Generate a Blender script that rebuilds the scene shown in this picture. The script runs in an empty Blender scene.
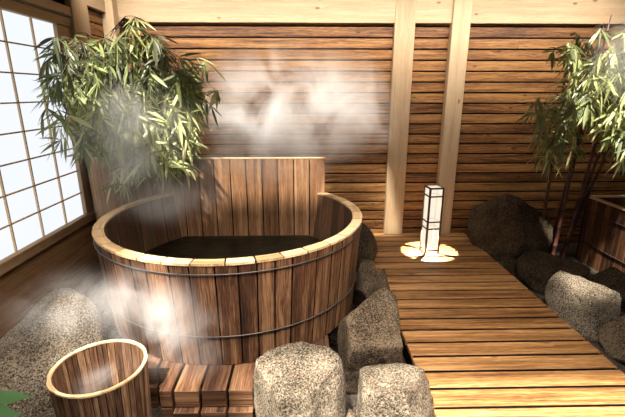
import bpy, bmesh, math, random
from mathutils import Vector, Matrix, noise as mnoise
R = math.radians
rnd = random.Random(7)
sc = bpy.context.scene
col = sc.collection

# ------------------------------------------------------------------ scene objects
def link(o, parent=None):
    col.objects.link(o)
    if parent is not None: o.parent = parent
    return o
def tag(o, label=None, cat=None, group=None, kind=None):
    if label: o['label'] = label
    if cat: o['category'] = cat
    if group: o['group'] = group
    if kind: o['kind'] = kind
    return o
def empty(name, loc=(0, 0, 0), rz=0):
    o = bpy.data.objects.new(name, None); o.empty_display_size = .05
    o.location = loc; o.rotation_euler = (0, 0, rz)
    return link(o)
def finish(name, bm, mats, parent=None, smooth=False, loc=None, bevel=0, tri=None):
    me = bpy.data.meshes.new(name); bm.normal_update(); bm.to_mesh(me); bm.free()
    for m in (mats if isinstance(mats, (list, tuple)) else [mats]): me.materials.append(m)
    if smooth:
        for p in me.polygons: p.use_smooth = True
    o = bpy.data.objects.new(name, me)
    if loc: o.location = loc
    link(o, parent)
    if bevel:
        md = o.modifiers.new('bevel', 'BEVEL'); md.width = bevel; md.segments = 2; md.limit_method = 'ANGLE'; md.angle_limit = R(50)
    return o
def newbm():
    bm = bmesh.new()
    bm.loops.layers.uv.new('UVMap'); bm.faces.layers.float.new('tone')
    return bm
def box(bm, lo, hi, grain=None, mat=0, rot=None, piv=None, tone=None, wob=0.0):
    """a plank; grain = axis index along which the wood runs"""
    uv = bm.loops.layers.uv[0]; tl = bm.faces.layers.float['tone']
    d = [hi[i] - lo[i] for i in range(3)]
    if grain is None: grain = max(range(3), key=lambda i: d[i])
    oth = [i for i in range(3) if i != grain]
    ou, ov = rnd.uniform(0, 80), rnd.uniform(0, 80)
    if tone is None: tone = rnd.random()
    vs = {}
    for a in (0, 1):
        for b in (0, 1):
            for c in (0, 1):
                p = Vector(((lo, hi)[a][0], (lo, hi)[b][1], (lo, hi)[c][2]))
                vs[a, b, c] = bm.verts.new(p)
    F = [((0,0,0),(0,0,1),(0,1,1),(0,1,0)), ((1,0,0),(1,1,0),(1,1,1),(1,0,1)),
         ((0,0,0),(1,0,0),(1,0,1),(0,0,1)), ((0,1,0),(0,1,1),(1,1,1),(1,1,0)),
         ((0,0,0),(0,1,0),(1,1,0),(1,0,0)), ((0,0,1),(1,0,1),(1,1,1),(0,1,1))]
    for fi, f in enumerate(F):
        fc = bm.faces.new([vs[k] for k in f]); fc.material_index = mat; fc[tl] = tone
        ax = fi // 2
        for lp in fc.loops:
            p = lp.vert.co
            if ax == grain: u_, v_ = p[oth[0]] * .35 + p[oth[1]] * .2, p[oth[1]]
            else:
                k = oth[0] if ax == oth[1] else oth[1]
                u_, v_ = p[grain], p[k] + (.37 if k == oth[0] else 0)
            lp[uv].uv = (u_ + ou, v_ + ov)
    allv = list(vs.values())
    if rot is not None:
        bmesh.ops.rotate(bm, verts=allv, cent=piv or (0, 0, 0), matrix=rot)
    return allv
def tube(bm, pts, rad, seg=8, mat=0, tone=.5, cap=True):
    uv = bm.loops.layers.uv[0]; tl = bm.faces.layers.float['tone']
    pts = [Vector(p) for p in pts]; rings = []; L = 0; Ls = []
    ou = rnd.uniform(0, 50)
    for i, p in enumerate(pts):
        t = (pts[min(i + 1, len(pts) - 1)] - pts[max(i - 1, 0)]).normalized()
        a = t.cross(Vector((0, 0, 1)))
        if a.length < .05: a = t.cross(Vector((0, 1, 0)))
        a.normalize(); b = t.cross(a)
        r = rad[i] if isinstance(rad, (list, tuple)) else rad
        rings.append([bm.verts.new(p + a * r * math.cos(2*math.pi*k/seg) + b * r * math.sin(2*math.pi*k/seg)) for k in range(seg)])
        if i: L += (p - pts[i-1]).length
        Ls.append(L)
    for i in range(len(pts) - 1):
        for k in range(seg):
            q = (k + 1) % seg
            f = bm.faces.new([rings[i][k], rings[i][q], rings[i+1][q], rings[i+1][k]]); f.material_index = mat; f[tl] = tone; f.smooth = True
            for lp, (uu, vv) in zip(f.loops, ((Ls[i], k), (Ls[i], k+1), (Ls[i+1], k+1), (Ls[i+1], k))):
                lp[uv].uv = (uu + ou, vv * .02 + ou)
    if cap:
        for rg in (rings[0], rings[-1]):
            f = bm.faces.new(rg); f.material_index = mat; f[tl] = tone
def torus(bm, c, rr, z, r, seg=96, ms=8, mat=0):
    pts = [Vector((c[0] + rr*math.cos(2*math.pi*i/seg), c[1] + rr*math.sin(2*math.pi*i/seg), z)) for i in range(seg)]
    rings = []
    for i, p in enumerate(pts):
        a = Vector((p.x - c[0], p.y - c[1], 0)).normalized()
        rings.append([bm.verts.new(p + a*r*math.cos(2*math.pi*k/ms) + Vector((0, 0, 1))*r*math.sin(2*math.pi*k/ms)) for k in range(ms)])
    for i in range(seg):
        j = (i + 1) % seg
        for k in range(ms):
            q = (k + 1) % ms
            f = bm.faces.new([rings[i][k], rings[j][k], rings[j][q], rings[i][q]]); f.material_index = mat; f.smooth = True

def staves(bm, c, prof_out, prof_in, n, gap=.0035, jitter=.25, mat=0, inmat=0, core=None, zs=None, sub=3, caps=0):
    """ring of upright staves. prof_out/in(z) -> radius"""
    uv = bm.loops.layers.uv[0]; tl = bm.faces.layers.float['tone']
    w = [1 + rnd.uniform(-jitter, jitter) for _ in range(n)]; s = sum(w); a = rnd.uniform(0, 1); angs = []
    for x in w:
        angs.append((a, a + 2*math.pi*x/s)); a += 2*math.pi*x/s
    for a0, a1 in angs:
        g = gap / prof_out(zs[-1]) / 2; b0, b1 = a0 + g, a1 - g
        ou, ov, tone = rnd.uniform(0, 80), rnd.uniform(0, 80), rnd.random()
        dr = rnd.uniform(-.0015, .0015)
        G = {}
        for iz, z in enumerate(zs):
            for k in range(sub + 1):
                th = b0 + (b1 - b0) * k / sub
                for io, pr in ((0, prof_in), (1, prof_out)):
                    r = pr(z) + (dr if io else -dr)
                    if k in (0, sub) and io: r -= .0025
                    G[iz, k, io] = bm.verts.new((c[0] + r*math.cos(th), c[1] + r*math.sin(th), z))
        def F(keys, m, uvs):
            f = bm.faces.new([G[k] for k in keys]); f.material_index = m; f[tl] = tone
            for lp, (x, y) in zip(f.loops, uvs): lp[uv].uv = (x + ou, y + ov)
        rr = prof_out(zs[0]); wd = (b1 - b0) * rr / sub
        for iz in range(len(zs) - 1):
            z0, z1 = zs[iz], zs[iz+1]
            for k in range(sub):
                q = [(z0, k*wd), (z0, (k+1)*wd), (z1, (k+1)*wd), (z1, k*wd)]
                F([(iz, k, 1), (iz, k+1, 1), (iz+1, k+1, 1), (iz+1, k, 1)], mat, q)
                q = [(z0 + 7, k*wd), (z1 + 7, k*wd), (z1 + 7, (k+1)*wd), (z0 + 7, (k+1)*wd)]
                F([(iz, k, 0), (iz+1, k, 0), (iz+1, k+1, 0), (iz, k+1, 0)], inmat, q)
            for k, od in ((0, 0), (sub, 1)):
                ks = [(iz, k, 0), (iz, k, 1), (iz+1, k, 1), (iz+1, k, 0)]
                q = [(z0, 0), (z0, .04), (z1, .04), (z1, 0)]
                if od: ks.reverse(); q.reverse()
                F(ks, mat, q)
        for k in range(sub):
            last = len(zs) - 1
            q = [(k*wd*.3, 0), (k*wd*.3, .05), ((k+1)*wd*.3, .05), ((k+1)*wd*.3, 0)]
            F([(last, k, 0), (last, k, 1), (last, k+1, 1), (last, k+1, 0)], caps, q)
            F([(0, k, 1), (0, k, 0), (0, k+1, 0), (0, k+1, 1)], caps, q)
    if core is not None:       # added core closing the joints, its black stands for their shade
        seg = 72
        for r, fl in ((core[0], 1), (core[1], 0)):
            A = [[bm.verts.new((c[0] + (r(z))*math.cos(2*math.pi*k/seg), c[1] + (r(z))*math.sin(2*math.pi*k/seg), z)) for k in range(seg)] for z in (zs[0] + .004, zs[-1] - .006)]
            for k in range(seg):
                q = (k + 1) % seg
                f = bm.faces.new([A[0][k], A[0][q], A[1][q], A[1][k]]); f.material_index = core[2]
def disc(bm, c, r, z, seg=64, mat=0):
    f = bm.faces.new([bm.verts.new((c[0] + r*math.cos(2*math.pi*k/seg), c[1] + r*math.sin(2*math.pi*k/seg), z)) for k in range(seg)]); f.material_index = mat
    uv = bm.loops.layers.uv[0]
    for lp in f.loops: lp[uv].uv = lp.vert.co.xy
    return f

# ------------------------------------------------------------------ materials
class NT:
    def __init__(s, name):
        s.m = bpy.data.materials.new(name); s.m.use_nodes = True; s.t = s.m.node_tree; s.t.nodes.clear()
        s.out = s.t.nodes.new('ShaderNodeOutputMaterial')
    def n(s, typ, **kw):
        x = s.t.nodes.new(typ)
        for k, v in kw.items():
            if k.startswith('i_'):
                k2 = k[2:].replace('_', ' ')
                x.inputs[k2 if k2 in x.inputs else int(k2)].default_value = v
            else: setattr(x, k, v)
        return x
    def l(s, a, b): s.t.links.new(a, b)
    def ramp(s, fac, stops, interp='LINEAR'):
        r = s.n('ShaderNodeValToRGB'); r.color_ramp.interpolation = interp
        e = r.color_ramp.elements
        while len(e) < len(stops): e.new(.5)
        for el, (p, c) in zip(e, stops):
            el.position = p; el.color = (*c, 1) if len(c) == 3 else c
        s.l(fac, r.inputs[0]); return r.outputs[0]
    def math(s, op, a, b=None, clamp=False):
        x = s.n('ShaderNodeMath', operation=op, use_clamp=clamp)
        for i, v in enumerate((a, b)):
            if v is None: continue
            if isinstance(v, (int, float)): x.inputs[i].default_value = v
            else: s.l(v, x.inputs[i])
        return x.outputs[0]
    def mix(s, fac, a, b, mode='MIX'):
        x = s.n('ShaderNodeMix', data_type='RGBA', blend_type=mode)
        for k, v in ((0, fac), (6, a), (7, b)):
            if isinstance(v, (int, float)): x.inputs[k].default_value = v
            elif isinstance(v, (tuple, list)): x.inputs[k].default_value = (*v, 1)
            else: s.l(v, x.inputs[k])
        return x.outputs[2]

def wood(name, dark, mid, light, knots=.0, rough=.6, fine=90., streak=1.0, vary=.5, spec=.3, bump=.5, tint=None):
    t = NT(name)
    uv = t.n('ShaderNodeUVMap', uv_map='UVMap').outputs[0]
    at = t.n('ShaderNodeAttribute', attribute_name='tone').outputs['Fac']
    # knots bend the grain
    mp0 = t.n('ShaderNodeMapping'); t.l(uv, mp0.inputs[0]); mp0.inputs['Scale'].default_value = (5, 11, 1)
    vo = t.n('ShaderNodeTexVoronoi', feature='F1', i_Scale=1.0); t.l(mp0.outputs[0], vo.inputs['Vector'])
    kd = vo.outputs['Distance']
    kn = t.ramp(kd, [(0, (1, 1, 1)), (.10, (.75, .75, .75)), (.16, (0, 0, 0))])
    sc_c = t.n('ShaderNodeSeparateColor'); t.l(vo.outputs['Color'], sc_c.inputs[0])
    sel = t.math('GREATER_THAN', sc_c.outputs[0], .86); kn = t.math('MULTIPLY', kn, sel)
    warp = t.n('ShaderNodeTexNoise', i_Scale=2.2, i_Detail=2.); 
    mpw = t.n('ShaderNodeMapping'); t.l(uv, mpw.inputs[0]); mpw.inputs['Scale'].default_value = (.8, 6, 1)
    t.l(mpw.outputs[0], warp.inputs['Vector'])
    sep = t.n('ShaderNodeSeparateXYZ'); t.l(uv, sep.inputs[0])
    v2 = t.math('ADD', sep.outputs[1], t.math('MULTIPLY', warp.outputs['Fac'], .05))
    v2 = t.math('ADD', v2, t.math('MULTIPLY', t.math('MULTIPLY', sel, t.ramp(kd, [(0, (1, 1, 1)), (.6, (0, 0, 0))])), .02))
    cb = t.n('ShaderNodeCombineXYZ'); t.l(sep.outputs[0], cb.inputs[0]); t.l(v2, cb.inputs[1])
    m1 = t.n('ShaderNodeMapping'); t.l(cb.outputs[0], m1.inputs[0]); m1.inputs['Scale'].default_value = (2.2, fine, 1)
    g1 = t.n('ShaderNodeTexNoise', i_Scale=1., i_Detail=5., i_Roughness=.65); t.l(m1.outputs[0], g1.inputs['Vector'])
    m2 = t.n('ShaderNodeMapping'); t.l(cb.outputs[0], m2.inputs[0]); m2.inputs['Scale'].default_value = (1.1, fine*.27, 1)
    g2 = t.n('ShaderNodeTexNoise', i_Scale=1., i_Detail=3., i_Roughness=.6); t.l(m2.outputs[0], g2.inputs['Vector'])
    m3 = t.n('ShaderNodeMapping'); t.l(uv, m3.inputs[0]); m3.inputs['Scale'].default_value = (14, 190, 1)
    g3 = t.n('ShaderNodeTexNoise', i_Scale=1., i_Detail=2.); t.l(m3.outputs[0], g3.inputs['Vector'])
    f = t.math('ADD', t.math('MULTIPLY', g1.outputs['Fac'], .5), t.math('MULTIPLY', g2.outputs['Fac'], .5))
    f = t.math('ADD', t.math('MULTIPLY', t.math('SUBTRACT', f, .5), 1.9*streak), .5)
    f = t.math('ADD', f, t.math('MULTIPLY', t.math('SUBTRACT', g3.outputs['Fac'], .5), .55*streak))
    f = t.math('ADD', f, t.math('MULTIPLY', t.math('SUBTRACT', at, .5), vary), clamp=True)
    c = t.ramp(f, [(.12, dark), (.5, mid), (.88, light)])
    if tint:
        big = t.n('ShaderNodeTexNoise', i_Scale=1.7, i_Detail=2.); t.l(uv, big.inputs['Vector'])
        c = t.mix(t.ramp(big.outputs['Fac'], [(.4, (0, 0, 0)), (.68, (.8, .8, .8))]), c, tint)
    if knots:
        c = t.mix(t.math('MULTIPLY', kn, knots), c, tuple(x*.35 for x in (dark[0]*1.9, dark[1]*.9, dark[2]*.7)))
    b = t.n('ShaderNodeBsdfPrincipled'); t.l(c, b.inputs['Base Color']); b.inputs['Roughness'].default_value = rough
    b.inputs['Specular IOR Level'].default_value = spec
    bp = t.n('ShaderNodeBump'); bp.inputs['Strength'].default_value = bump; bp.inputs['Distance'].default_value = .004
    t.l(f, bp.inputs['Height']); t.l(bp.outputs[0], b.inputs['Normal'])
    t.l(b.outputs[0], t.out.inputs[0]); return t.m

def plain(name, c, rough=.5, metal=0., spec=.5, noise=0.):
    t = NT(name); b = t.n('ShaderNodeBsdfPrincipled')
    b.inputs['Roughness'].default_value = rough; b.inputs['Metallic'].default_value = metal; b.inputs['Specular IOR Level'].default_value = spec
    tc = t.n('ShaderNodeTexCoord'); no = t.n('ShaderNodeTexNoise', i_Scale=25., i_Detail=4.); t.l(tc.outputs['Object'], no.inputs['Vector'])
    t.l(t.ramp(no.outputs['Fac'], [(.3, tuple(x*(1 - noise) for x in c)), (.7, tuple(min(1, x*(1 + noise)) for x in c))]), b.inputs['Base Color'])
    t.l(b.outputs[0], t.out.inputs[0]); return t.m

def stone(name, cd, cm, cl, sc_=1., moss=None):
    t = NT(name); tc = t.n('ShaderNodeTexCoord').outputs['Object']
    n1 = t.n('ShaderNodeTexNoise', i_Scale=105.*sc_, i_Detail=6., i_Roughness=.85); t.l(tc, n1.inputs['Vector'])
    n2 = t.n('ShaderNodeTexNoise', i_Scale=5., i_Detail=5., i_Roughness=.6); t.l(tc, n2.inputs['Vector'])
    n3 = t.n('ShaderNodeTexVoronoi', i_Scale=190.*sc_); t.l(tc, n3.inputs['Vector'])
    f = t.math('ADD', t.math('MULTIPLY', t.math('SUBTRACT', n1.outputs['Fac'], .5), 4.6), .5)
    f = t.math('ADD', f, t.math('MULTIPLY', t.math('SUBTRACT', n2.outputs['Fac'], .5), 1.1))
    f = t.math('ADD', f, t.math('MULTIPLY', t.math('SUBTRACT', n3.outputs['Distance'], .4), .45), clamp=True)
    c = t.ramp(f, [(.1, cd), (.45, cm), (.8, cl)])
    rust = t.n('ShaderNodeTexNoise', i_Scale=38., i_Detail=3.); t.l(tc, rust.inputs['Vector'])
    c = t.mix(t.ramp(rust.outputs['Fac'], [(.55, (0, 0, 0)), (.72, (.55, .55, .55))]), c, (.22, .10, .045))
    b = t.n('ShaderNodeBsdfPrincipled'); t.l(c, b.inputs['Base Color']); b.inputs['Roughness'].default_value = .85; b.inputs['Specular IOR Level'].default_value = .2
    bp = t.n('ShaderNodeBump'); bp.inputs['Strength'].default_value = .9; bp.inputs['Distance'].default_value = .012
    t.l(f, bp.inputs['Height']); t.l(bp.outputs[0], b.inputs['Normal']); t.l(b.outputs[0], t.out.inputs[0]); return t.m

def leafmat(name, stops, trans=.35):
    t = NT(name)
    at = t.n('ShaderNodeAttribute', attribute_name='tone').outputs['Fac']
    uv = t.n('ShaderNodeUVMap', uv_map='UVMap').outputs[0]
    sep = t.n('ShaderNodeSeparateXYZ'); t.l(uv, sep.inputs[0])
    w = t.n('ShaderNodeTexWave', i_Scale=4., i_Distortion=.5); w.bands_direction = 'Y'; t.l(uv, w.inputs['Vector'])
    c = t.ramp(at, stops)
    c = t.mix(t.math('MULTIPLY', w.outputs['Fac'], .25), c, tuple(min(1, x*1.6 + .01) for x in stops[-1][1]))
    b = t.n('ShaderNodeBsdfPrincipled'); t.l(c, b.inputs['Base Color']); b.inputs['Roughness'].default_value = .38; b.inputs['Specular IOR Level'].default_value = .6
    tr = t.n('ShaderNodeBsdfTranslucent'); t.l(c, tr.inputs[0])
    mx = t.n('ShaderNodeMixShader'); mx.inputs[0].default_value = trans
    t.l(b.outputs[0], mx.inputs[1]); t.l(tr.outputs[0], mx.inputs[2]); t.l(mx.outputs[0], t.out.inputs[0]); return t.m

W_WALL = wood('cladding_wood', (.045, .016, .005), (.185, .078, .021), (.36, .183, .059), knots=.8, vary=.30, rough=.55, streak=1.5)
W_SIDE = wood('side_panel_wood', (.09, .042, .018), (.28, .145, .062), (.44, .26, .125), knots=.3, vary=.2)
W_SILL = wood('sill_wood', (.12, .06, .025), (.32, .19, .09), (.48, .32, .17), knots=.5)
W_PALE = wood('pale_pine', (.24, .145, .07), (.42, .295, .17), (.55, .42, .265), knots=.95, streak=.55, vary=.25, rough=.6, fine=60)
W_DECK = wood('deck_wood', (.06, .022, .007), (.25, .115, .036), (.48, .265, .105), knots=.6, vary=.25, rough=.5, spec=.3, streak=1.5)
W_TUB = wood('tub_cedar', (.016, .006, .003), (.095, .038, .016), (.27, .14, .066), knots=.6, vary=.35, rough=.6, streak=1.5)
W_TUBIN = wood('tub_cedar_inside', (.022, .009, .004), (.09, .040, .019), (.20, .105, .055), knots=.3, vary=.45, rough=.6, tint=(.05, .035, .018))
W_BACK = wood('backrest_cedar', (.055, .020, .008), (.20, .095, .040), (.40, .225, .115), knots=.5, vary=.4)
W_RIM = wood('rim_wood', (.26, .14, .055), (.54, .36, .18), (.75, .58, .35), knots=.3, streak=.8, vary=.4)
W_STEP = wood('step_wood', (.018, .007, .003), (.085, .036, .016), (.21, .11, .052), vary=.25, streak=1.3)
W_BUCK = wood('bucket_wood', (.02, .008, .004), (.13, .062, .030), (.34, .20, .11), vary=.35, streak=1.3, fine=120)
W_DARKTUB = wood('old_barrel_wood', (.02, .007, .003), (.09, .036, .014), (.22, .10, .045), vary=.6, streak=1.2)
M_GAP = plain('gap_shade_black', (.006, .004, .003), .95, spec=.05)  # near-black backing behind the gaps, shade put into the colour
M_HOOP = plain('hoop_wire', (.07, .06, .05), .5, .6, noise=.3)
M_FRAME = plain('lantern_frame', (.075, .035, .018), .5, noise=.2)
M_LATT = wood('lattice_wood', (.60, .40, .20), (.75, .52, .28), (.85, .62, .38), streak=.5)
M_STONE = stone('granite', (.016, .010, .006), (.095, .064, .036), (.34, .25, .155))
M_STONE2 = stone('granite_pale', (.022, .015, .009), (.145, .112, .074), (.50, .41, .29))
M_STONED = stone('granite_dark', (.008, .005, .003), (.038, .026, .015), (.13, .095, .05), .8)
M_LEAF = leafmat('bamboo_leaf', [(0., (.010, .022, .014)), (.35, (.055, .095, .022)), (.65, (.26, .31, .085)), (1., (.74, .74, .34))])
M_LEAF2 = leafmat('broad_leaf', [(0., (.012, .04, .01)), (1., (.04, .10, .02))])
M_CULM = plain('bamboo_culm', (.07, .026, .018), .4, noise=.5)
M_TWIG = plain('bamboo_twig', (.10, .075, .035), .6, noise=.3)

def ground_mat():
    t = NT('dark_gravel'); tc = t.n('ShaderNodeTexCoord').outputs['Object']
    v = t.n('ShaderNodeTexVoronoi', i_Scale=38.); t.l(tc, v.inputs['Vector'])
    n = t.n('ShaderNodeTexNoise', i_Scale=9., i_Detail=5.); t.l(tc, n.inputs['Vector'])
    c = t.mix(n.outputs['Fac'], (.018, .013, .009), (.075, .052, .034))
    b = t.n('ShaderNodeBsdfPrincipled'); t.l(c, b.inputs['Base Color']); b.inputs['Roughness'].default_value = .9
    bp = t.n('ShaderNodeBump', i_Strength=1.); bp.inputs['Distance'].default_value = .03; bp.invert = True
    t.l(v.outputs['Distance'], bp.inputs['Height']); t.l(bp.outputs[0], b.inputs['Normal']); t.l(b.outputs[0], t.out.inputs[0]); return t.m
M_GROUND = ground_mat()
def pane_mat():
    t = NT('daylit_paper_pane')
    e = t.n('ShaderNodeEmission'); e.inputs[1].default_value = PANE
    tc = t.n('ShaderNodeTexCoord').outputs['Object']
    n = t.n('ShaderNodeTexNoise', i_Scale=3.5, i_Detail=2.); t.l(tc, n.inputs['Vector'])
    t.l(t.mix(n.outputs['Fac'], (.86, .92, 1.0), (.95, .96, 1.0)), e.inputs[0]); t.l(e.outputs[0], t.out.inputs[0]); return t.m
PANE = .76
M_PANE = pane_mat()
def paper_mat():
    t = NT('lit_lantern_paper')
    e = t.n('ShaderNodeEmission'); e.inputs[1].default_value = .85; e.inputs[0].default_value = (1, .86, .68, 1)
    tr = t.n('ShaderNodeBsdfTransparent'); mx = t.n('ShaderNodeMixShader'); mx.inputs[0].default_value = .55
    t.l(e.outputs[0], mx.inputs[1]); t.l(tr.outputs[0], mx.inputs[2]); t.l(mx.outputs[0], t.out.inputs[0]); return t.m
M_PAPER = paper_mat()
def water_mat():
    t = NT('bath_water'); b = t.n('ShaderNodeBsdfPrincipled')
    tc = t.n('ShaderNodeTexCoord').outputs['Object']
    n = t.n('ShaderNodeTexNoise', i_Scale=4., i_Detail=4., i_Roughness=.6); t.l(tc, n.inputs['Vector'])
    t.l(t.ramp(n.outputs['Fac'], [(.35, (.004, .003, .002)), (.7, (.018, .018, .008))]), b.inputs['Base Color'])
    b.inputs['Roughness'].default_value = .3; b.inputs['Specular IOR Level'].default_value = .25
    n2 = t.n('ShaderNodeTexNoise', i_Scale=7., i_Detail=3.); t.l(tc, n2.inputs['Vector'])
    bp = t.n('ShaderNodeBump', i_Strength=.35); bp.inputs['Distance'].default_value = .03
    t.l(n2.outputs['Fac'], bp.inputs['Height']); t.l(bp.outputs[0], b.inputs['Normal']); t.l(b.outputs[0], t.out.inputs[0]); return t.m
M_WATER = water_mat()

# ------------------------------------------------------------------ room shell
XL, YB, GZ = -1.946, 4.505, -.15
bm = newbm(); box(bm, (XL - .1, -1.2, GZ - .12), (4.6, YB + .14, GZ), grain=1)
tag(finish('floor', bm, M_GROUND), kind='structure')

bm = newbm()                                   # back wall: horizontal boards
p = .1095; z = 2.14 + .1095*5
k = 0
while z > GZ:
    z0 = z - p
    xs = [XL - .02] + ([rnd.uniform(-.6, 3.6)] if rnd.random() < .35 else []) + [4.6]
    for a, b in zip(xs[:-1], xs[1:]):
        box(bm, (a + .001, YB, max(z0 + .008, GZ)), (b - .001, YB + .03 , z - .008), grain=0, mat=0)
    z = z0
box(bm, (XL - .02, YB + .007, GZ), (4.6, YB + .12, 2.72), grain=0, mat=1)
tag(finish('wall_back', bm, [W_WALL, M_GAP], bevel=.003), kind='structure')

bm = newbm(); box(bm, (4.6, -.6, GZ), (4.7, YB + .1, 2.72), grain=1)  # wall out of view, added to block light on the right side
tag(finish('blocker_wall_right', bm, W_WALL), kind='structure')
# left wall under and around the window
bm = newbm()
WY0, WY1, WZ0, WZ1 = 1.10, 3.50, .56, 2.112
for za, zb in ((GZ, .13), (.136, .478)):
    box(bm, (XL - .03, -.6, za), (XL, YB + .02, zb), grain=1)
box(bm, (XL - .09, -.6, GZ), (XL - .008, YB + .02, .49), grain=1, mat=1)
z = 2.33
while z > .49:                                  # boards between window post and the corner
    box(bm, (XL - .03, 3.9, max(z - p + .005, .482)), (XL, YB + .02, z - .005), grain=1, mat=2)
    z -= p
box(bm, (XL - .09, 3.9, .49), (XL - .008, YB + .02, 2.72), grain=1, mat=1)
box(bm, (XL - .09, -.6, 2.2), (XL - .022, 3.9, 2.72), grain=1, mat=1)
box(bm, (XL - .09, -.6, .49), (XL, WY0 - .02, 2.2), grain=2, mat=0)
tag(finish('wall_left', bm, [W_SIDE, M_GAP, W_WALL], bevel=.003), kind='structure')

def trim(n, lo, hi, grain, mat=None, bev=.006):
    bm = newbm(); box(bm, lo, hi, grain=grain)
    return tag(finish('trim_%d' % n, bm, mat or W_PALE, bevel=bev), kind='structure')
trim(1, (XL, YB - .05, 2.272), (4.6, YB, 2.72), 0)               # head beam on the back wall
trim(2, (.935, YB - .06, .003), (1.145, YB, 2.72), 2)             # broad upright
trim(3, (1.515, YB - .085, .003), (1.70, YB, 2.72), 2)
trim(4, (XL, YB - .17, GZ), (XL + .115, YB - .055, 2.72), 2)        # corner post
trim(5, (XL, 3.70, GZ), (XL + .055, 3.97, 2.72), 2)             # post beside window
trim(6, (XL, 3.97, 2.335), (XL + .05, YB - .17, 2.72), 1)         # beam from post to corner
trim(7, (XL - .02, -.6, 2.115), (XL + .03, 3.70, 2.185), 1)     # window head
trim(8, (XL - .02, -.6, 2.20), (XL + .045, 3.70, 2.27), 1)
trim(9, (XL - .01, -.6, 2.33), (XL + .06, 3.70, 2.72), 1)
trim(10, (XL - .02, -.6, .482), (XL + .035, 3.70, .556), 1, W_SILL)     # sill rail
trim(11, (XL - .02, 3.505, .558), (XL + .02, 3.70, 2.113), 2)   # jamb
tag(bpy.data.objects['trim_7'], 'pale window head rail')
win = empty('window_1', (XL, 2.3, WZ0)); tag(win, kind='structure')
def rel(o, root):
    o.parent = root; o.location = -root.location
    return o
bm = newbm()
for i in range(-1, 9):
    y = 3.22 - .304*i
    if y < WY0 or i < 0: continue
    box(bm, (XL - .012, y - .0055, WZ0), (XL + .002, y + .0055, WZ1), grain=2)
for i in range(1, 8):
    zz = WZ0 + .194*i
    box(bm, (XL - .008, WY0, zz - .005), (XL + .003, WY1, zz + .005), grain=1)
rel(finish('window_lattice', bm, M_LATT), win)
bm = newbm(); box(bm, (XL - .022, WY0 - .01, WZ0 - .004), (XL - .014, WY1 + .01, WZ1 + .004))
rel(finish('window_pane', bm, M_PANE), win)

# ------------------------------------------------------------------ deck
bm = newbm()
y = 2.92 + .146*11
while y > .2:
    y1 = min(y - .011, YB - .004); y0 = y - .146 + .011
    if y0 < y1:
        box(bm, (.675 + rnd.uniform(-.002, .002), y0, -.035), (1.895 + rnd.uniform(-.002, .002), y1, rnd.uniform(-.0015, .0015)), grain=0)
    y -= .146
box(bm, (.69, .21, -.03), (1.88, YB - .01, -.006), mat=1)  # added dark slab under the boards, in place of shade in the gaps
for x in (.70, 1.27, 1.84):
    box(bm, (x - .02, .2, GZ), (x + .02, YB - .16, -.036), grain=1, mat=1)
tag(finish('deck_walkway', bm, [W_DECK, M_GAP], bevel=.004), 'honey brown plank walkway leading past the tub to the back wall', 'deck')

# platform under the tub
bm = newbm()
for i in range(12):
    x0 = -.835 - .142*2 + .142*i
    if x0 > .15: break
    ya, yb_ = (1.79, 1.755) if -.78 < x0 < -.33 else (2.14, 2.12) if x0 > -.33 else (1.98, 1.95)
    box(bm, (x0 + .009, ya, -.005), (x0 + .136, 2.9, .1 + rnd.uniform(-.002, .0)), grain=1)
    box(bm, (x0 + .006, yb_, GZ), (x0 + .136, 2.9, -.008), grain=1)
box(bm, (-.762, 1.79, -.005), (-.700, 2.9, .1), grain=1); box(bm, (-.762, 1.79, GZ), (-.700, 2.9, -.008), grain=1)
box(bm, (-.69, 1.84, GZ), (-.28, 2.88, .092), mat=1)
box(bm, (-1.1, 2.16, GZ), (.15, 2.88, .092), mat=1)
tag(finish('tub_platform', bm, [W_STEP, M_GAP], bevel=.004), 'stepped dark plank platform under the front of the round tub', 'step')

# ------------------------------------------------------------------ hot tub
TC = (-.505, 2.863)
tub = empty('wooden_hot_tub', (TC[0], TC[1], .102))
tag(tub, 'large round wooden soaking tub with pale rim and plank backrest', 'hot tub')
ro = lambda z: .875 + .05*(z - .1)/.65
ri = lambda z: ro(z) - .062
bm = newbm()
staves(bm, TC, ro, ri, 44, gap=.010, jitter=.35, mat=0, inmat=1, core=(lambda z: ro(z) - .004, lambda z: ri(z) + .008, 2), zs=[.104, .3, .5, .738])
disc(bm, TC, .84, .14, mat=1)
rel(finish('stave_wall', bm, [W_TUB, W_TUBIN, M_GAP]), tub)
bm = newbm()
staves(bm, TC, lambda z: .928, lambda z: .861, 34, gap=.010, jitter=.12, zs=[.738, .752], core=(lambda z: .92, lambda z: .868, 1), sub=4)
rel(finish('rim', bm, [W_RIM, M_GAP]), tub)
for z in (.688, .30):
    bm = newbm(); torus(bm, TC, ro(z) + .004, z, .0045)
    rel(finish('hoop', bm, M_HOOP), tub)
bm = newbm()
xs0, xs1 = -1.175, .188
n = 10; w = (xs1 - xs0)/n
for i in range(n):
    dx = 0 if 0 < i < n - 1 else 0
    box(bm, (xs0 + i*w + .0045, 3.452, .18), (xs0 + (i+1)*w - .0045, 3.487, 1.052 + rnd.uniform(-.001, .001)), grain=2)
box(bm, (xs0 + .01, 3.456, .18), (xs1 - .01, 3.482, 1.045), mat=1)
rel(finish('backrest', bm, [W_BACK, M_GAP], bevel=.002), tub)
bm = newbm(); box(bm, (xs0, 3.450, 1.053), (xs1 + .002, 3.490, 1.062), grain=0)
rel(finish('backrest_cap', bm, W_RIM, bevel=.002), tub)
bm = newbm(); disc(bm, TC, .80, .36, 96)
d = bmesh.ops.extrude_face_region(bm, geom=bm.faces[:]); bmesh.ops.translate(bm, verts=[v for v in d['geom'] if isinstance(v, bmesh.types.BMVert)], vec=(0, 0, -.2))
bmesh.ops.recalc_face_normals(bm, faces=bm.faces[:])
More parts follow.
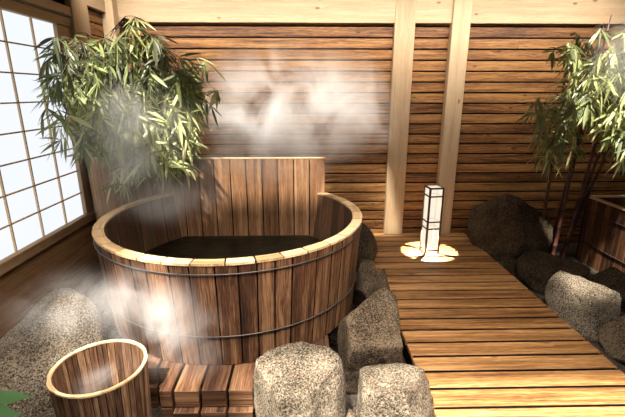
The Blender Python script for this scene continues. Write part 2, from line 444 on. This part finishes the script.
tag(finish('bath_water', bm, M_WATER), 'dark steaming water inside the large round tub', 'water')

# ------------------------------------------------------------------ small bucket
BC = (-1.0, 1.715)
bk = empty('wooden_bucket', (BC[0], BC[1], GZ)); tag(bk, 'small open wooden bucket with pale rim in the foreground', 'bucket')
bo = lambda z: .198 + .020*(z - GZ)/.5
bi = lambda z: bo(z) - .013
bm = newbm(); staves(bm, BC, bo, bi, 42, gap=.004, jitter=.3, zs=[GZ, .1, .312], core=(lambda z: bo(z) - .004, lambda z: bi(z) + .004, 1), sub=2)
rel(finish('bucket_wall', bm, [W_BUCK, M_GAP]), bk)
bm = newbm()
for i in range(6):
    y0 = BC[1] - .2 + i*.0667; yc = max(abs(y0 - BC[1]), abs(y0 + .0667 - BC[1])); hx = math.sqrt(max(.003, .2**2 - (yc - .01)**2)) * .96
    box(bm, (BC[0] - hx, y0 + .002, -.02), (BC[0] + hx, y0 + .0645, .0), grain=0)
rel(finish('bucket_base', bm, W_BUCK), bk)
bm = newbm(); staves(bm, BC, lambda z: .2185, lambda z: .2015, 12, gap=.001, jitter=.05, zs=[.312, .321], sub=5)
rel(finish('bucket_rim', bm, W_RIM), bk)

# ------------------------------------------------------------------ barrels behind
def barrel(name, c, rad, ztop, zb, n, label, wt=.03, mat=None, hoops=()):
    e = empty(name, (c[0], c[1], zb)); tag(e, label, 'planter')
    o_ = lambda z: rad*(.93 + .07*(z - zb)/(ztop - zb)); i_ = lambda z: o_(z) - wt
    bm = newbm(); staves(bm, c, o_, i_, n, gap=.005, jitter=.3, zs=[zb, (zb + ztop)/2, ztop - .012], core=(lambda z: o_(z) - .004, lambda z: i_(z) + .007, 1), sub=2)
    rel(finish('stave_wall', bm, [mat, M_GAP]), e)
    bm = newbm(); staves(bm, c, lambda z: rad + .003, lambda z: rad - wt - .003, 24, gap=.003, jitter=.1, zs=[ztop - .012, ztop], sub=2)
    rel(finish('rim', bm, W_RIM), e)
    bm = newbm(); disc(bm, c, i_(ztop - .08) + .002, ztop - .08, 48)
    rel(finish('soil', bm, M_GROUND), e)
    for z in hoops:
        bm = newbm(); torus(bm, c, o_(z) + .004, z, .005, 64, 6); rel(finish('hoop', bm, M_HOOP), e)
    return e
barrel('barrel_planter', (-1.58, 3.70), .345, 1.08, GZ, 26, 'tall stave planter beneath the left bamboo between tub and window', mat=W_SIDE)
px0, px1, py0, py1, pz = 2.98, 3.85, 2.5, 4.08, .555
pb = empty('plank_planter', (px0, py1, GZ)); tag(pb, 'low dark plank-sided planter at the right edge under the bamboo', 'planter')
bm = newbm(); y = py0
while y < py1 - .02:
    w_ = min(rnd.uniform(.07, .12), py1 - y)
    box(bm, (px0, y + .004, GZ), (px0 + .028, y + w_ - .004, pz - .016), grain=2)
    box(bm, (px1 - .028, y + .004, GZ), (px1, y + w_ - .004, pz - .016), grain=2); y += w_
x = px0 + .03
while x < px1 - .04:
    w_ = min(rnd.uniform(.07, .12), px1 - .03 - x)
    for ya in (py0, py1 - .028): box(bm, (x + .004, ya, GZ), (x + w_ - .004, ya + .028, pz - .016), grain=2)
    x += w_
for lo, hi in (((px0 + .006, py0, GZ), (px0 + .022, py1, pz - .02)), ((px1 - .022, py0, GZ), (px1 - .006, py1, pz - .02)), ((px0, py0 + .006, GZ), (px1, py0 + .022, pz - .02)), ((px0, py1 - .022, GZ), (px1, py1 - .006, pz - .02))):
    box(bm, lo, hi, mat=1)
rel(finish('planter_wall', bm, [W_DARKTUB, M_GAP], bevel=.002), pb)
bm = newbm()
box(bm, (px0 - .006, py0, pz - .016), (px0 + .045, py1 + .006, pz), grain=1); box(bm, (px1 - .045, py0, pz - .016), (px1, py1 + .006, pz), grain=1)
box(bm, (px0 + .046, py0, pz - .016), (px1 - .046, py0 + .05, pz), grain=0); box(bm, (px0 + .046, py1 - .044, pz - .016), (px1 - .046, py1 + .006, pz), grain=0)
rel(finish('rim', bm, W_RIM, bevel=.003), pb)
for z in (.40, .07):
    bm = newbm(); tube(bm, [(px1, py0 - .005, z), (px0 - .005, py0 - .005, z), (px0 - .005, py1 + .005, z), (px1, py1 + .005, z)], .005, 6)
    rel(finish('band', bm, M_HOOP), pb)
bm = newbm(); box(bm, (px0 + .03, py0 + .03, .3), (px1 - .03, py1 - .03, .44)); rel(finish('soil', bm, M_GROUND), pb)

# ------------------------------------------------------------------ lantern
lx, ly, lw, lh = 1.31, 3.94, .067, .69
ln = empty('floor_lantern', (lx, ly, .002), R(6)); tag(ln, 'glowing square paper lantern with dark frame standing on the deck', 'lamp')
bm = newbm()
b_ = .0085
for sx in (-1, 1):
    for sy in (-1, 1):
        box(bm, (sx*lw - b_, sy*lw - b_, 0), (sx*lw + b_, sy*lw + b_, lh), grain=2)
for zz, hh in ((.030, .014), (.262, .014), (.335, .014), (.60, .014), (lh - .008, .016)):
    for s in (-1, 1):
        box(bm, (-lw, s*lw - .006, zz - hh/2), (lw, s*lw + .006, zz + hh/2), grain=0)
        box(bm, (s*lw - .006, -lw, zz - hh/2), (s*lw + .006, lw, zz + hh/2), grain=1)
finish('lantern_frame', bm, M_FRAME, parent=ln)
for s in (-1, 1):
    bm = newbm(); box(bm, (-lw + .007, s*lw - .001, .037), (lw - .007, s*lw + .001, lh - .016)); finish('paper_panel', bm, M_PAPER, parent=ln)
    bm = newbm(); box(bm, (s*lw - .001, -lw + .007, .037), (s*lw + .001, lw - .007, lh - .016)); finish('paper_panel', bm, M_PAPER, parent=ln)
bm = newbm(); box(bm, (-lw + .006, -lw + .006, lh - .012), (lw - .006, lw - .006, lh - .004)); finish('lantern_top', bm, M_PAPER, parent=ln)

# ------------------------------------------------------------------ rocks
def smin(a, b, k):
    h = max(0, min(1, .5 + .5*(b - a)/k)); return b*(1 - h) + a*h - k*h*(1 - h)
def rock(seed, c, r, label, mat, rz=0, planes=6, sub=5, top=None, sharp=.03, extra=()):
    rr = random.Random(seed)
    bm = bmesh.new(); bmesh.ops.create_icosphere(bm, subdivisions=sub, radius=1)
    P = []
    for i in range(planes):
        v = Vector((rr.gauss(0, 1), rr.gauss(0, 1), rr.gauss(0, .75))).normalized(); P.append((v, rr.uniform(.62, .90)))
    for e in extra: P.append((Vector(e[0]).normalized(), e[1]))
    off = Vector((rr.uniform(0, 50), rr.uniform(0, 50), rr.uniform(0, 50)))
    for v in bm.verts:
        d = v.co.normalized(); t = 1.2
        for n_, h in P:
            q = d.dot(n_)
            if q > .05: t = smin(t, h/q, sharp)
        t += .035*mnoise.noise(d*2.2 + off) + .03*mnoise.noise(d*6 + off) + .014*mnoise.noise(d*15 + off)
        v.co = d*t
    lo = [min(v.co[i] for v in bm.verts) for i in range(3)]; hi = [max(v.co[i] for v in bm.verts) for i in range(3)]
    for v in bm.verts:
        v.co = Vector([((v.co[i] - lo[i])/(hi[i] - lo[i])*2 - 1)*r[i] for i in range(3)])
        v.co.z = max(v.co.z, GZ - c[2] - .02)
    for f in bm.faces: f.smooth = True
    o = finish('boulder', bm, mat, loc=c); o.rotation_euler = (0, 0, rz)
    try:
        for p_ in o.data.polygons: p_.use_smooth = True
    except Exception: pass
    tag(o, label, 'rock'); o['group'] = 'granite boulders around tub and deck'
    return o
T = (0, 0, 1)
rock(11, (-1.52, 2.06, .10), (.32, .42, .355), 'big rounded grey boulder at the left between bucket and window wall', M_STONE2, planes=3, sharp=.12, extra=[((-.45, -.3, 1), .6), ((.6, -.6, .5), .62)])
rock(23, (-.027, 1.7, .044), (.240, .23, .287), 'pale boulder in front of the tub beside the plank step', M_STONE2, planes=1, extra=[((-.05, -.10, 1), .50), ((-.85, -.5, .12), .66), ((.8, -.6, .35), .66), ((-.1, -1, .15), .66)])
rock(37, (.472, 1.7, .003), (.215, .22, .236), 'pale flat topped boulder in the foreground touching the deck edge', M_STONE2, planes=3, extra=[((-.1, .15, 1), .62), ((.85, -.45, .35), .60), ((-.25, -1, .35), .60), ((-1, .1, .1), .66)])
rock(41, (.415, 2.2, .08), (.20, .25, .33), 'large brown speckled boulder between tub and deck with shaded front', M_STONE, planes=1, extra=[((-.05, -.38, 1), .52), ((0, -1, -.25), .60), ((1, -.15, .12), .74), ((-1, -.1, .1), .74)])
rock(53, (.53, 3.02, .02), (.125, .22, .24), 'middle boulder of those wedged between the tub and the deck', M_STONE)
rock(59, (.60, 2.72, .05), (.09, .17, .26), 'slanting narrow boulder behind the large speckled boulder at the deck edge', M_STONE, extra=[((.7, -.2, .7), .55), ((-.6, 0, .8), .6)])
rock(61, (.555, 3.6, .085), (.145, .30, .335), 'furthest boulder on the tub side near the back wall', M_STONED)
rock(67, (.226, 1.55, -.03), (.085, .12, .19), 'small brown stone squeezed between the two pale foreground boulders', M_STONE, sub=4)
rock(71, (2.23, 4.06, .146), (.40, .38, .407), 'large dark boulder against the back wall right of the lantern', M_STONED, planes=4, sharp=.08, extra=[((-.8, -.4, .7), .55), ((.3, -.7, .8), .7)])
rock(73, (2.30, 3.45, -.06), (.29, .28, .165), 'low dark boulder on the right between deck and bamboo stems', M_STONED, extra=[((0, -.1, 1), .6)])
rock(79, (2.17, 2.80, -.015), (.20, .30, .215), 'sunlit grey boulder on the right edge of the deck', M_STONE2, planes=3, extra=[((-.25, -.3, 1), .56), ((-.9, -.4, .1), .60), ((.2, -1, .3), .62)])
rock(83, (2.26, 2.36, -.02), (.17, .20, .19), 'foreground boulder on the right edge of the deck, partly cut off', M_STONE, extra=[((-.4, -.5, .8), .6)])
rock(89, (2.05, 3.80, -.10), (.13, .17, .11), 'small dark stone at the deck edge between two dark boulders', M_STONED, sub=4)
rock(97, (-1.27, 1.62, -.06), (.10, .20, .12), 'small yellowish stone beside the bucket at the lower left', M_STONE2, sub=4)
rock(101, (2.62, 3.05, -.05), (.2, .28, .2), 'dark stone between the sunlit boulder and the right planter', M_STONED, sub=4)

# ------------------------------------------------------------------ bamboo
def leaf(bm, base, d, L, W, tone, droop=.25, roll=0):
    uv = bm.loops.layers.uv[0]; tl = bm.faces.layers.float['tone']
    d = d.normalized(); up = Vector((0, 0, 1))
    s = d.cross(up)
    if s.length < .1: s = Vector((1, 0, 0))
    s.normalize(); s = Matrix.Rotation(roll, 3, d) @ s; nn = s.cross(d).normalized()
    N = 5; rows = []
    prof = (.12, .82, 1., .66, .0)
    for i in range(N):
        t = i/(N - 1)
        p_ = base + d*L*t - up*(droop*L*t*t)
        w_ = W*prof[i]
        rows.append((bm.verts.new(p_ - s*w_ + nn*w_*.3), bm.verts.new(p_), bm.verts.new(p_ + s*w_ + nn*w_*.3)) if i < N - 1 else (bm.verts.new(p_),))
    for i in range(N - 1):
        a, b = rows[i], rows[i+1]
        if len(b) == 3:
            fs = [([a[0], a[1], b[1], b[0]], (0, .5, .5, 0)), ([a[1], a[2], b[2], b[1]], (.5, 1, 1, .5))]
        else:
            fs = [([a[0], a[1], b[0]], (0, .5, .5)), ([a[1], a[2], b[0]], (.5, 1, .5))]
        for vs, vv in fs:
            f = bm.faces.new(vs); f[tl] = tone; f.smooth = True
            for lp, q in zip(f.loops, vv): lp[uv].uv = (i/(N-1), q)

def bamboo(name, label, culms, anchors, seed, root, leaf_len=.16):
    """culms: list of polyline point lists; anchors: list of (point, outward dir)"""
    rr = random.Random(seed)
    e = empty(name, root); tag(e, label, 'bamboo')
    for pts in culms:
        bm = newbm(); q = []; rad = []
        for a, b in zip(pts[:-1], pts[1:]):
            a, b = Vector(a), Vector(b); n = max(2, int((b - a).length/.2))
            for i in range(n):
                for tt, rr_ in ((i/n, 1.), ((i + .04)/n, 1.25), ((i + .08)/n, 1.)):
                    q.append(a.lerp(b, tt)); rad.append(.019*rr_)
        q.append(Vector(pts[-1])); rad.append(.006)
        tot = len(q); rad = [x*(1 - .45*i/tot) for i, x in enumerate(rad)]
        tube(bm, q, rad, 8); rel(finish('culm', bm, M_CULM), e)
    allp = []
    for pts in culms:
        for a, b in zip(pts[:-1], pts[1:]):
            for i in range(8): allp.append(Vector(a).lerp(Vector(b), i/8))
        allp.append(Vector(pts[-1]))
    bt, bl = newbm(), newbm()
    for P, tonebase in anchors:
        src = min(allp, key=lambda s_: (s_ - P - Vector((0, 0, .25))).length + rr.random()*.15)
        mid = (src + P)/2 + Vector((0, 0, .10*min(1, (src - P).length))) + Vector((rr.uniform(-.04, .04), rr.uniform(-.04, .04), 0))
        path = []
        for i in range(7):
            t = i/6; path.append(src*(1-t)**2 + mid*2*t*(1-t) + P*t*t)
        tube(bt, path, [.0035*(1 - .7*i/6) for i in range(7)], 4, cap=False)
        out = (path[-1] - path[-3]).normalized()
        if (P - src).length < .1: out = Vector((rr.uniform(-1, 1), rr.uniform(-1, .2), -.3)).normalized()
        lean = rr.uniform(-.7, .7) + (.5 if out.x > 0 else -.5)*abs(out.x); yw = rr.uniform(-.6, .6); nl = rr.choice((6, 7, 8, 9))
        for j in range(nl):
            a = lean + (j/(nl - 1) - .5)*rr.uniform(1.7, 2.6) + rr.uniform(-.12, .12)
            d = Vector((math.sin(a)*math.cos(yw), math.sin(a)*math.sin(yw) - rr.uniform(0, .45), -math.cos(a)))
            b = P + (path[-2] - P)*rr.choice((0, 0, .5, 1.))
            L = leaf_len*rr.uniform(.55, 1.1)
            leaf(bl, b, d, L, L*rr.uniform(.06, .088), max(0, min(1, tonebase + rr.uniform(-.38, .45))), rr.uniform(.02, .25), rr.uniform(-.8, .8))
    rel(finish('twigs', bt, M_TWIG), e)
    rel(finish('foliage', bl, M_LEAF), e)
    return e

def scatter(seed, blobs):
    rr = random.Random(seed); out = []
    for (c, r, n, tone) in blobs:
        for _ in range(n):
            while True:
                u = Vector((rr.uniform(-1, 1), rr.uniform(-1, 1), rr.uniform(-1, 1)))
                if u.length < 1: break
            q = Vector((c[0] + u.x*r[0], c[1] + u.y*r[1], c[2] + u.z*r[2]))
            q.x = max(q.x, XL + .13); q.y = min(q.y, YB - .2)
            out.append((q, tone))
    return out
PC = Vector((-1.58, 3.70, 1.0))
culL = []
for i, (dx, dy, tx, ty, h) in enumerate([(-.10, .05, -.15, -.15, 1.05), (.05, .10, .12, .15, 1.0), (.12, -.05, .42, -.15, .95), (-.02, -.12, -.02, -.50, .95), (.0, .0, .2, -.25, 1.15)]):
    b = PC + Vector((dx, dy, 0)); t_ = PC + Vector((max(tx, -.22), ty, h)); m_ = b.lerp(t_, .55) + Vector((-.3*(tx), -.3*ty, .05))
    culL.append([b, m_, t_])
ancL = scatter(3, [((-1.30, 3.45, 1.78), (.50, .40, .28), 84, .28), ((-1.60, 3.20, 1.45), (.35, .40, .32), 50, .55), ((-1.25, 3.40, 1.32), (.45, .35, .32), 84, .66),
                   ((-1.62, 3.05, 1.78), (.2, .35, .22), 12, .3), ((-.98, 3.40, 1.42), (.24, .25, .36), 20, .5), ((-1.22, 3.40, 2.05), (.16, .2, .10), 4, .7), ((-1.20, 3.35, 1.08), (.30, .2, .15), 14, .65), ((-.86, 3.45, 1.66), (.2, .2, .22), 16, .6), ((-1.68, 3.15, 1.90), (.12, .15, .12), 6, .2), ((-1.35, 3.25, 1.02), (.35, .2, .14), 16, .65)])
bamboo('potted_bamboo', 'leafy bamboo spilling over the rear left of the tub beside the window', culL, ancL, 5, (PC.x, PC.y, PC.z + .002), .19)
culR = []
for i, (bx, by, tx, ty, tz) in enumerate([(2.50, 3.98, 2.50, 4.02, 2.0), (2.72, 4.10, 2.74, 3.95, 2.2), (2.80, 4.02, 2.85, 3.75, 2.2), (2.88, 4.15, 3.00, 3.8, 2.1), (2.62, 3.92, 2.60, 3.8, 1.9), (2.93, 4.22, 3.05, 3.6, 2.2), (2.78, 4.22, 2.9, 4.1, 2.3)]):
    b = Vector((bx, by, GZ)); t_ = Vector((tx, ty, tz)); culR.append([b, b.lerp(t_, .5) + Vector((rnd.uniform(-.02, .02), 0, 0)), t_])
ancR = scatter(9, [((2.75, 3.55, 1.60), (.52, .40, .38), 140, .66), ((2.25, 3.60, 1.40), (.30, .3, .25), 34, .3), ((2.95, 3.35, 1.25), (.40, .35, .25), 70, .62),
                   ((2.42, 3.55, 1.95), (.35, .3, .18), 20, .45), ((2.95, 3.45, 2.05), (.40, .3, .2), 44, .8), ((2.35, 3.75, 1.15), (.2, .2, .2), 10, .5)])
bamboo('bamboo_clump', 'bamboo with dark stems growing behind the boulders on the right', culR, ancR, 8, (2.78, 4.05, GZ), .19)

# small broad-leaved plant, lower left corner
pr = empty('leafy_plant', (-1.42, 1.33, GZ)); tag(pr, 'low green plant with broad pointed leaves in the bottom left corner', 'plant')
bl, bt = newbm(), newbm()
for (tip, base, wd) in (((-1.12, 1.42, .40), (-1.36, 1.36, .41), .040), ((-1.00, 1.20, .51), (-1.30, 1.20, .50), .050), ((-1.30, 1.2, .30), (-1.42, 1.30, .30), .045)):
    b = Vector(base); d = Vector(tip) - b
    tube(bt, [(-1.42, 1.33, GZ), (-1.43, 1.33, (GZ + b.z)/2), b], .004, 5)
    leaf(bl, b, d, d.length, wd, rnd.uniform(.3, .8), .02, .25)
rel(finish('stem', bt, M_TWIG), pr); rel(finish('foliage', bl, M_LEAF2), pr)

# ------------------------------------------------------------------ steam
def steam(seed, c, r, dens, label, thr=.45, scale=2.2, rot=(0, 0, 0), stretch=(1, 1, .8)):
    t = NT('steam_%d' % seed)
    tc = t.n('ShaderNodeTexCoord').outputs['Object']
    ln_ = t.n('ShaderNodeVectorMath', operation='LENGTH'); t.l(tc, ln_.inputs[0])
    fall = t.ramp(ln_.outputs['Value'], [(.15, (1, 1, 1)), (.98, (0, 0, 0))], 'EASE')
    mp = t.n('ShaderNodeMapping'); t.l(tc, mp.inputs[0]); mp.inputs['Location'].default_value = (seed*1.7, seed*.9, 0)
    mp.inputs['Scale'].default_value = (r[0]*stretch[0], r[1]*stretch[1], r[2]*stretch[2])
    n = t.n('ShaderNodeTexNoise', i_Scale=scale, i_Detail=4., i_Roughness=.62, i_Distortion=.6); t.l(mp.outputs[0], n.inputs['Vector'])
    q = t.math('SUBTRACT', n.outputs['Fac'], thr, clamp=True)
    q = t.math('MULTIPLY', q, fall); q = t.math('MULTIPLY', q, dens/(1 - thr)*2)
    v = t.n('ShaderNodeVolumeScatter'); v.inputs['Color'].default_value = (1, .96, .91, 1); v.inputs['Anisotropy'].default_value = 0.
    t.l(q, v.inputs['Density']); t.l(v.outputs[0], t.out.inputs['Volume'])
    bm = bmesh.new(); bmesh.ops.create_icosphere(bm, subdivisions=3, radius=1)
    o = finish('steam', bm, t.m); o.location = c; o.scale = r; o.rotation_euler = rot
    tag(o, label, 'steam', kind='stuff'); return o
steam(1, (-.12, 3.98, 1.45), (1.35, .38, .70), 6.0, 'wide drift of white steam in front of the back wall', thr=.37, scale=3.0)
steam(2, (-1.25, 2.95, 1.28), (.66, .42, .46), 6., 'steam drifting through the left bamboo leaves', thr=.46, scale=2.8)
steam(3, (-1.00, 2.95, .86), (.62, .60, .22), 2., 'steam over the rear left of the tub rim', thr=.42, scale=3.4)
steam(4, (-.80, 1.92, .42), (.52, .15, .38), 11., 'thin steam against the front of the tub', scale=3.2, thr=.41, rot=(0, 0, -.38))
steam(5, (-1.32, 2.10, .46), (.48, .42, .20), 3., 'steam above the big left boulder', scale=3.6, thr=.42)
steam(6, (-1.0, 1.715, .20), (.17, .17, .14), 7., 'wisp of steam inside the small bucket', scale=4.)
steam(8, (-.35, 3.20, 1.02), (.75, .22, .24), 4., 'thin steam in front of the tub backrest', scale=3.4, thr=.38)
steam(7, (2.65, 3.15, 1.85), (.65, .30, .42), 3., 'faint steam at the top of the right bamboo', thr=.4)

# ceiling added out of view, its openings shaped to cast the sun patches
SUN = Vector((.18, .45, -.87)).normalized()
CZ = 2.73
def hole(x0, x1, y0, y1, z=.1):
    k = (CZ - z)/-SUN.z
    return (x0 - SUN.x*k, x1 - SUN.x*k, y0 - SUN.y*k, y1 - SUN.y*k)
holes = [hole(-1.45, -.62, 1.66, 2.3, .35), hole(-.95, .17, 3.27, 3.5, 1.0), hole(-.34, 2.1, 1.42, 1.93, 0.05), hole(2.02, 2.36, 2.62, 2.98, .2), hole(-.95, .80, 3.65, 4.10, 1.5), hole(-1.85, -.95, 1.75, 2.15, .45), hole(-1.80, -.95, 2.90, 3.55, 1.6), hole(2.2, 3.5, 2.95, 3.75, 1.6)] + [hole(2.86, 3.06, 3.05, 4.02, .17)]
xs = sorted(set([XL - .1, 4.6] + [h[i] for h in holes for i in (0, 1)])); ys = sorted(set([-.6, YB + .1] + [h[i] for h in holes for i in (2, 3)]))
bm = newbm()
for a, b in zip(xs[:-1], xs[1:]):
    for c, d in zip(ys[:-1], ys[1:]):
        mx_, my_ = (a + b)/2, (c + d)/2
        if any(h[0] < mx_ < h[1] and h[2] < my_ < h[3] for h in holes): continue
        box(bm, (a, c, CZ), (b, d, CZ + .03), grain=0)
tag(finish('sun_mask_ceiling', bm, W_SIDE), kind='structure')

# ------------------------------------------------------------------ light
def alight(name, loc, target, sx, sy, power, colr, spread=180):
    l = bpy.data.lights.new(name, 'AREA'); l.shape = 'RECTANGLE'; l.size = sx; l.size_y = sy; l.energy = power; l.color = colr; l.spread = R(spread)
    o = bpy.data.objects.new(name, l); o.location = loc; o.rotation_euler = (Vector(target) - Vector(loc)).to_track_quat('-Z', 'Y').to_euler(); link(o); return o
alight('fill_light_back', (.7, 3.72, 2.68), (.7, 4.5, 2.05), 5.2, .30, 56, (1, .93, .86), 98)  # added area light without a fixture, brightens the upper back wall
alight('fill_light_front', (.2, 1.1, 2.66), (.2, 1.6, 0), 2.4, .9, 72, (1, .93, .85), 95)  # added fill out of view, brightens the deck and foreground
s = bpy.data.lights.new('sun', 'SUN'); s.energy = 12; s.angle = R(2.5); s.color = (1, .94, .85)
so = bpy.data.objects.new('sun', s); so.rotation_euler = SUN.to_track_quat('-Z', 'Y').to_euler(); link(so)
sp = bpy.data.lights.new('lantern_lamp', 'SPOT'); sp.energy = 380; sp.spot_size = R(90); sp.spot_blend = .12; sp.shadow_soft_size = .004; sp.color = (1, .93, .80)
spo = bpy.data.objects.new('lantern_lamp', sp); spo.location = (lx, ly, .30); link(spo)
gp = bpy.data.lights.new('lantern_glow', 'POINT'); gp.energy = 1.5; gp.shadow_soft_size = .03; gp.color = (1, .82, .6)
gpo = bpy.data.objects.new('lantern_glow', gp); gpo.location = (lx, ly, .5); link(gpo)

w = bpy.data.worlds.new('world'); sc.world = w; w.use_nodes = True
bg = w.node_tree.nodes['Background']; bg.inputs[0].default_value = (.75, .85, 1, 1); bg.inputs[1].default_value = .12

# ------------------------------------------------------------------ camera
cd = bpy.data.cameras.new('camera'); cd.sensor_width = 36; cd.lens = 406/625*36; cd.clip_start = .02
co = bpy.data.objects.new('camera', cd); co.location = (0, 0, 1.6)
P_, Y_ = R(16), R(1.3)
F_ = Vector((math.sin(Y_)*math.cos(P_), math.cos(Y_)*math.cos(P_), -math.sin(P_)))
co.rotation_euler = F_.to_track_quat('-Z', 'Y').to_euler(); link(co); sc.camera = co
sc.view_settings.view_transform = 'Standard'; sc.view_settings.look = 'None'; sc.view_settings.gamma = 1; sc.view_settings.use_curve_mapping = False
sc.view_settings.exposure = 0.45
sc.cycles.volume_step_rate = 1.0; sc.cycles.volume_max_steps = 256; sc.cycles.volume_bounces = 2; sc.cycles.transparent_max_bounces = 24
sc.cycles.use_denoising = True
